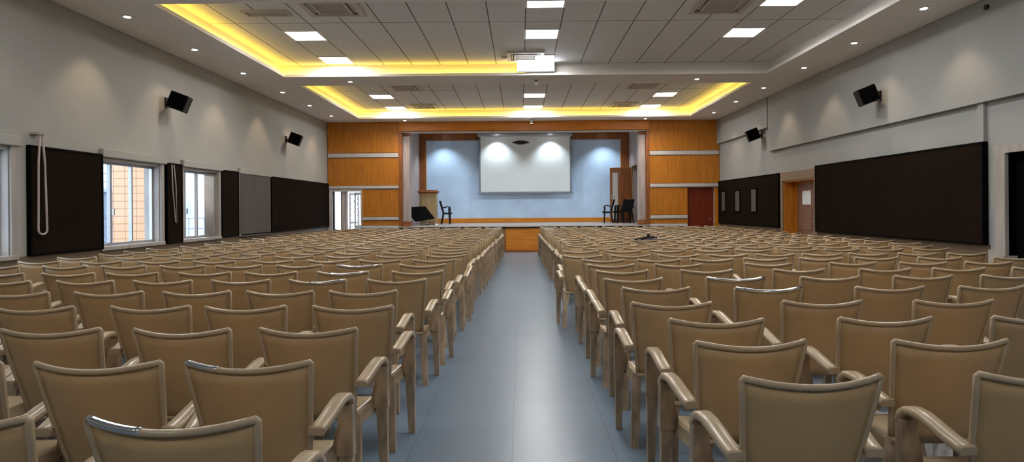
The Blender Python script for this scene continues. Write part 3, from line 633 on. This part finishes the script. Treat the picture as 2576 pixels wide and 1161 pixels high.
# ------------------------------------------------------------------ chairs
def quadprism(a, b):
    """two quads (4 pts each) joined"""
    m_ = MB(); m_.hexa(list(a)+list(b)); return m_
def back_pt(s, t, off=0.0):
    hw = 0.180 + 0.054*t**0.9
    z = 0.405 + 0.453*t - 0.024*(1-s*s)*t*t
    y = 0.125*(1-t)**1.1 - 0.045*(1-s*s) + off
    return (s*hw, y, z)
def chair_parts(kind='tan', lod=0):
    P_ = {}
    ns, nt = (14, 8) if lod == 0 else (6, 3)
    # back panel
    mb = MB(); vs = []
    for k, off in enumerate((-0.002, 0.006)):
        for j in range(nt+1):
            for i in range(ns+1):
                s = -0.965 + 1.93*i/ns; t = 0.0 + 0.975*j/nt
                vs.append(back_pt(s, t, off))
    W = ns+1; N = W*(nt+1); fs = []
    for j in range(nt):
        for i in range(ns):
            a = j*W+i; fs.append((a, a+1, a+1+W, a+W)); fs.append((N+a, N+a+W, N+a+1+W, N+a+1))
    for i in range(ns): fs.append((i, N+i, N+i+1, i+1)); a = nt*W+i; fs.append((a, a+1, N+a+1, N+a))
    for j in range(nt): a = j*W; fs.append((a, a+W, N+a+W, N+a)); a = j*W+ns; fs.append((a, N+a, N+a+W, a+W))
    mb.add(vs, fs, True); P_['back_panel'] = mb
    # rim
    n_ = 16 if lod == 0 else 6; m_ = 6 if lod == 0 else 2
    path = [back_pt(-1, t/m_) for t in range(m_)] + [back_pt(-1, 0.985)] + [back_pt(-0.98+1.96*i/n_, 1.0) for i in range(n_+1)] + [back_pt(1, 0.985)] + [back_pt(1, t/m_) for t in range(m_-1, -1, -1)]
    P_['back_rim'] = MB().tube(path, 0.0115, 8 if lod == 0 else 4, up=(0,1,0))
    # seat, slightly dished, with apron
    mb = MB(); sx, sy = (8, 6) if lod == 0 else (2, 2); vs = []
    for k, dz in enumerate((0, -0.018)):
        for j in range(sy+1):
            for i in range(sx+1):
                s = -1 + 2*i/sx; t = j/sy
                hw = 0.185 + 0.045*t
                z = 0.418 + 0.012*t - 0.014*(1-s*s)*(1-(2*t-1)**2) - 0.02*max(0, t-0.85)/0.15 + dz
                vs.append((s*hw, 0.085 + 0.355*t, z))
    W = sx+1; N = W*(sy+1); fs = []
    for j in range(sy):
        for i in range(sx):
            a = j*W+i; fs.append((a, a+1, a+1+W, a+W)); fs.append((N+a, N+a+W, N+a+1+W, N+a+1))
    for i in range(sx): fs.append((i, N+i, N+i+1, i+1)); a = sy*W+i; fs.append((a, a+1, N+a+1, N+a))
    for j in range(sy): a = j*W; fs.append((a, a+W, N+a+W, N+a)); a = j*W+sx; fs.append((a, N+a, N+a+W, a+W))
    mb.add(vs, fs, True)
    if lod == 0:
        for sg in (-1, 1): mb.hexa([(sg*0.19,0.10,0.36),(sg*0.20,0.10,0.36),(sg*0.245,0.40,0.36),(sg*0.235,0.40,0.36),(sg*0.185,0.10,0.418),(sg*0.195,0.10,0.418),(sg*0.235,0.42,0.42),(sg*0.225,0.42,0.42)])
    P_['seat'] = mb
    for sg, nm in ((-1, 'a'), (1, 'b')):
        # armrest: flat broad plank, near end low, rising then curling down at the front
        pr = [(-0.031,-0.010),(-0.026,-0.017),(0.026,-0.017),(0.031,-0.010),(0.031,0.006),(0.024,0.013),(-0.024,0.013),(-0.031,0.006)] if lod == 0 else [(-0.031,-0.017),(0.031,-0.017),(0.031,0.013),(-0.031,0.013)]
        pa = [(0.238,0.035,0.588),(0.240,0.06,0.592),(0.246,0.11,0.604),(0.254,0.17,0.624),(0.261,0.23,0.642),(0.265,0.28,0.646),(0.267,0.315,0.640),(0.268,0.345,0.618),(0.268,0.357,0.585)]
        if lod: pa = [pa[0], pa[3], pa[5], pa[7], pa[8]]
        am = MB().sweep([(sg*x, y, z) for x, y, z in pa], pr)
        if lod == 0:
            for z in (0.570, 0.592): am.box(sg*0.205, sg*0.25, 0.045, 0.072, z, z+0.009)
        P_['armrest_'+nm] = am
        x = sg*0.268
        fl = MB()
        def sec(xc, yc, hx, hy, z): return [(xc-hx,yc-hy,z),(xc+hx,yc-hy,z),(xc+hx,yc+hy,z),(xc-hx,yc+hy,z)]
        fl.hexa(sec(x-sg*0.004,0.335,0.036,0.022,0.385)+sec(x,0.335,0.030,0.024,0.60))
        fl.hexa(sec(x+sg*0.004,0.352,0.019,0.018,0.0)+sec(x-sg*0.002,0.338,0.029,0.020,0.386))
        fl.hexa(sec(x-sg*0.045,0.335,0.02,0.015,0.39)+sec(x-sg*0.03,0.335,0.012,0.015,0.50))
        P_['leg_'+nm+'f'] = fl
        rl = MB()
        rl.hexa(sec(sg*0.218,0.030,0.022,0.016,0.0)+sec(sg*0.19,0.120,0.028,0.016,0.42))
        P_['leg_'+nm+'r'] = rl
    return P_
PN = {'back_panel': 'back_panel', 'back_rim': 'back_rim', 'seat': 'seat', 'armrest_a': 'armrest', 'armrest_b': 'armrest', 'leg_af': 'leg', 'leg_bf': 'leg', 'leg_ar': 'leg', 'leg_br': 'leg'}
parts0 = chair_parts(); PM = {'back_panel': 'chair', 'back_rim': 'chairrim', 'seat': 'chairrim', 'armrest': 'chairrim', 'leg': 'chairleg'}
proto = {k: v.mesh(PN[k], M[PM[PN[k]]]) for k, v in parts0.items()}
parts1 = chair_parts(lod=1); lowmb = MB()
LM = {'chair': 0, 'chairrim': 1, 'chairleg': 2}
for k_, v in parts1.items():
    v.mi = [LM[PM[PN[k_]]]]*len(v.f); lowmb.merge(v)
MATS3 = [M['chair'], M['chairrim'], M['chairleg']]
lowmesh = lowmb.mesh('plastic_chair', MATS3)
ZTOP = 0.868
def railmesh(s0, s1):
    return MB().tube([(p[0], p[1], p[2]+0.002) for p in (back_pt(s0+(s1-s0)*i/10, 1.0) for i in range(11))], 0.0122, 10, up=(0,1,0)).mesh('silver_top_rail', M['chrome'])
SILVER = {('board',4,1): (-0.97,0.97), ('board',5,1): (-0.97,0.97), ('window',0,0): (-0.97,-0.25), ('window',1,0): (-0.97,-0.4), ('window',5,1): (-0.2,0.9), ('window',6,1): (-0.5,0.8), ('window',7,1): (-0.9,0.8)}

# measured chairs: top rail corners (x left, x right, y) in the photograph, row by row from the camera
LROWS = [
 [(210,648,1046),(-330,57,1040)],
 [(468,775,905),(92,400,905),(-300,2,903)],
 [(647,893,823),(328,576,824),(8,257,821),(-275,-30,820)],
 [(780,985,768),(513,713,768),(278,485,765),(-12,191,767),(-245,-45,766)],
 [(824,994,730),(616,786,729.5),(407,580,729.5),(193,361,729.5),(-45,131,731),(-240,-70,731)],
 [(917,1073,701),(719,872,701),(531,679,701),(335,484,702),(145,293,702),(-57,95,702)],
 [(980,1116,680),(793,925,681),(613,745,681.5),(449,582,681.5),(271,401,682),(110,244,683),(-60,75,683)],
 [(998,1122,663.5),(841,961,663.5),(692,808,664),(542,655,664.5),(402,517,664.5),(260,373,664.5),(116,229,665),(-53,64,665)],
 [(1035,1145,651),(901,1006,651.5),(771,876,652),(630,741,652),(487,590,653),(348,457,653),(211,316,653),(60,163,653.5)],
 [(1063,1175,640),(942,1043,641),(815,916,641.5),(690,788,642),(553,658,642.5),(430,529,643),(293,394,643),(153,259,643)],
 [(1079,1178,632.5),(955,1059,632.5),(840,931,633),(725,817,633.5),(607,692,634),(485,576,635),(373,463,635),(256,349,635)],
 [(1080,1182,624.5),(976,1066,625),(871,959,626),(761,842,627),(644,733,627),(538,621,628),(431,512,628.5),(315,404,628.5)],
 [(1100,1190,618),(994,1082,619),(883,978,619.5),(786,870,620),(683,761,621),(586,662,621.5),(490,563,622),(361,468,622)],
]
RROWS = [
 [(1863,2228,941),(2456,2800,928)],
 [(1746,2028,851),(2246,2540,850)],
 [(1685,1920,798),(2110,2343,793.5),(2503,2735,791)],
 [(1589,1791,757),(1967,2161,751),(2298,2500,750.5),(2680,2880,750)],
 [(1563,1732,718.5),(1846,2020,719),(2155,2328,718),(2409,2590,715.5)],
 [(1516,1673,698),(1776,1927,694),(2016,2161,692),(2247,2391,689),(2464,2610,687)],
 [(1497,1633,677),(1710,1845,675),(1944,2075,673),(2160,2295,672),(2348,2478,670.5),(2550,2680,669)],
 [(1477,1597,661.7),(1648,1767,661),(1874,1993,658.5),(2086,2198,656),(2259,2387,656),(2429,2552,655)],
 [(1462,1572,649),(1606,1711,649),(1740,1843,647.5),(1869,1975,645),(2010,2116,645),(2147,2255,643.5),(2314,2422,644),(2520,2622,645)],
 [(1416,1514,639.5),(1539,1637,638),(1657,1755,638.5),(1784,1877,636),(1899,1998,635.5),(2017,2119,634.5),(2141,2243,633.5),(2260,2365,634),(2388,2480,634)],
 [(1418,1510,628),(1519,1606,627),(1634,1724,626),(1745,1831,625.5),(1847,1940,624.5),(1969,2057,624),(2074,2169,623.5),(2184,2276,623),(2302,2394,622.5)],
 [(1463,1552,620),(1569,1652,619),(1666,1750,619),(1760,1849,618),(1862,1950,617),(1962,2045,617),(2060,2148,617),(2153,2250,617),(2263,2345,616.5)],
]
def chair_world(xl, xr, y):
    ul, vl = unroll(xl, y); ur, vr = unroll(xr, y)
    v = (vl+vr)/2; D = F*(H-ZTOP)/(-v)
    return (ul+ur)/2*D/F, D
WORDS = ordn
allch = []   # (x, y, rz, block, row, seat, big?)
rng = random.Random(3)
def addrow(block, r, pts):
    for k, (x, y) in enumerate(pts):
        allch.append([x, y, rng.uniform(-2.5, 2.5), block, r, k])
for r, row in enumerate(LROWS):
    w = [chair_world(*c) for c in row]; md = sum(q[1] for q in w)/len(w)
    addrow('window', r, [(q[0], 0.5*q[1]+0.5*md) for q in w])
    lastL = md
for r, row in enumerate(RROWS):
    w = [chair_world(*c) for c in row]; md = sum(q[1] for q in w)/len(w)
    addrow('board', r, [(q[0], 0.5*q[1]+0.5*md) for q in w])
    lastR = md
def extend(block, r0, d0, sgn, xmax, xin0):
    d = d0; r = r0
    while True:
        d += 0.655
        if d > 19.0: break
        xi = xin0 + (0.80-xin0)*min(1, max(0, (d-d0)/(18-d0)))
        pts = []; x = xi
        while x < xmax:
            pts.append((sgn*x + rng.uniform(-0.015, 0.015), d + rng.uniform(-0.03, 0.03))); x += 0.605
        addrow(block, r, pts); r += 1
extend('window', len(LROWS), lastL, -1, 5.62, 0.95)
extend('board', len(RROWS), lastR, 1, 5.9, 0.92)
for it in range(3):
    for i_, a in enumerate(allch):
        for b in allch[i_+1:]:
            if a[3] != b[3]: continue
            dx, dy = b[0]-a[0], b[1]-a[1]
            if abs(dx) < 0.555 and abs(dy) < 0.48:
                if a[4] == b[4]:
                    p_ = (0.555-abs(dx))/2*(1 if dx > 0 else -1)*0.8; a[0] -= p_; b[0] += p_
                else:
                    p_ = (0.48-abs(dy))/2*(1 if dy > 0 else -1); a[1] -= p_; b[1] += p_
CORE = 300; SILV = []
allch.sort(key=lambda c: c[1] + 0.0)
first = None; rest = MB(); cnt = 0; firstlow = None
for i, (x, y, rz, block, r, k) in enumerate(allch):
    if i >= CORE:
        rest.merge(lowmb, Matrix.Translation((x, y, 0)) @ Matrix.Rotation(R(rz), 4, 'Z')); continue
    lab = 'tan plastic armchair, %s-side block, %s row from the camera, %s seat from the aisle' % (block, WORDS[r], WORDS[k])
    grp = 'tan plastic armchairs in rows facing the stage'
    if y < 9.3:
        if first is None:
            t = thing('plastic_armchair', lab, 'chair', (x, y, 0), R(rz), grp)
            for kk, me in proto.items(): link(PN[kk], me, t)
            first = t
        else:
            t = copy_tree(first); t.location = (x, y, 0); t.rotation_euler = (0,0,R(rz)); t['label'] = lab
        if (block, r, k) in SILVER:
            SILV.append((t, SILVER[(block, r, k)], lab))
    else:
        t = link('plastic_armchair', lowmesh, None, (x, y, 0), (0,0,R(rz))); tag(t, lab, 'chair', grp)
for t, sp_, lab in SILV:
    q = link('silver_top_rail', railmesh(*sp_), t); q['label'] = 'shiny silver strip along the top rail'
    t['label'] = lab.replace('tan plastic armchair,', 'silver-railed tan armchair,')
o = obj('distant_plastic_armchairs', rest, MATS3); tag(o, 'farthest rows of tan plastic armchairs packed together in front of the stage', 'chairs', 'tan plastic armchairs in rows facing the stage', 'stuff')

# folded black and silver stand lying across the chair tops
t = thing('folded_tripod', 'small tangle of black and silver metal lying across the tops of chairs', 'tripod', (2.02, 10.2, 0.885))
obj('silver_bar', MB().chamfer(-0.27, 0.25, -0.03, 0.03, -0.008, 0.012, 0.003), M['chrome'], t)
obj('leg', MB().tube([(-0.2,0,0.015),(0.05,0.02,0.06)], 0.01, 8), M['black'], t); obj('leg', MB().tube([(-0.1,0.02,0.02),(0.16,-0.02,0.05)], 0.01, 8), M['black'], t)
obj('leg', MB().tube([(0.02,0.03,0.02),(0.18,0.03,0.02)], 0.012, 8), M['alu'], t)
obj('head', MB().chamfer(0.0,0.05,-0.02,0.02,0.05,0.10,0.006).chamfer(0.06,0.12,-0.02,0.02,0.035,0.07,0.006), M['black'], t)
# foam on the floor under the chairs at the lower right
fm = MB(); rf = random.Random(5); nu, nv = 60, 40; vs = []
bl = [(rf.uniform(-0.5,0.5), rf.uniform(-0.3,0.3), rf.uniform(0.05,0.13), rf.uniform(0.05,0.20)) for _ in range(60)]
for j in range(nv+1):
    for i in range(nu+1):
        x = -0.62+1.24*i/nu; y = -0.42+0.84*j/nv; e = max(0.0, 1-(x/0.62)**4-(y/0.42)**4)
        z = 0.04*e + sum(0.0 for _ in ())
        zz = 0.0
        for bx_, by_, br_, bh_ in bl:
            d2 = ((x-bx_)**2+(y-by_)**2)/br_**2
            if d2 < 1: zz = max(zz, bh_*math.sqrt(1-d2))
        vs.append((x, y, 0.002 + (0.03 + zz + rf.uniform(-0.004,0.004))*e**0.5))
fm.add(vs, [(j*(nu+1)+i, j*(nu+1)+i+1, (j+1)*(nu+1)+i+1, (j+1)*(nu+1)+i) for j in range(nv) for i in range(nu)], True)
M['foam'] = plain('white_foam', (0.62,0.60,0.58,1), 0.5, 0.15, 30, bump=0.6)
tag(obj('foam', fm, M['foam'], None, (2.15, 3.62, 0.0)), 'heap of frothy white foam on the floor under chairs facing the dark board', 'foam', None, 'stuff')

# black plastic armchairs on the stage
bproto = {k: v.mesh(PN[k], M['black']) for k, v in parts0.items()}
def blackchair(lab, x, y, rz):
    t = thing('black_armchair', lab, 'chair', (x, y, ZS), R(rz), 'black plastic armchairs on the stage')
    for kk, me in bproto.items(): link(PN[kk], me, t)
blackchair('black plastic armchair standing alone beside the lectern on stage', -2.98, 23.6, -88)
blackchair('black plastic armchair on stage turned towards the window side, by the wing door', 3.42, 23.38, 84)
blackchair('black plastic armchair half hidden between the other two chairs by the wing door', 3.90, 24.02, 84)
blackchair('black plastic armchair on stage seen from behind, right beside the wing door frame', 3.92, 23.0, 25)

# ------------------------------------------------------------------ world, camera, view
w = bpy.data.worlds.new('World'); SC.world = w; w.use_nodes = True
nt = w.node_tree; bg = nt.nodes['Background']
tc = nt.nodes.new('ShaderNodeTexCoord'); sp = nt.nodes.new('ShaderNodeSeparateXYZ'); rp = nt.nodes.new('ShaderNodeValToRGB')
rp.color_ramp.elements[0].position = 0.0; rp.color_ramp.elements[0].color = (0.80,0.88,1,1)
rp.color_ramp.elements[1].position = 0.6; rp.color_ramp.elements[1].color = (0.70,0.84,1,1)
nt.links.new(tc.outputs['Generated'], sp.inputs[0]); nt.links.new(sp.outputs['Z'], rp.inputs['Fac']); nt.links.new(rp.outputs['Color'], bg.inputs['Color'])
bg.inputs['Strength'].default_value = 5.0

cam = bpy.data.cameras.new('Camera'); co = link('Camera', cam, None, (0, 0, H))
cam.sensor_width = 36; cam.lens = F/2576*36; cam.clip_end = 200
co.rotation_euler = (Matrix.Rotation(0, 3, 'Z') @ Matrix.Rotation(R(90), 3, 'X') @ Matrix.Rotation(-ROLL, 3, 'Z')).to_euler()
cam.shift_x = -(PX0-1288)/2576; cam.shift_y = -(580.5-PY0)/2576
SC.camera = co
SC.view_settings.view_transform = 'Standard'; SC.view_settings.look = 'None'; SC.view_settings.gamma = 1; SC.view_settings.use_curve_mapping = False
SC.view_settings.exposure = 0.0
SC.cycles.use_denoising = True
SC.cycles.max_bounces = 8; SC.cycles.diffuse_bounces = 5; SC.cycles.transparent_max_bounces = 12
SC.cycles.sample_clamp_indirect = 6
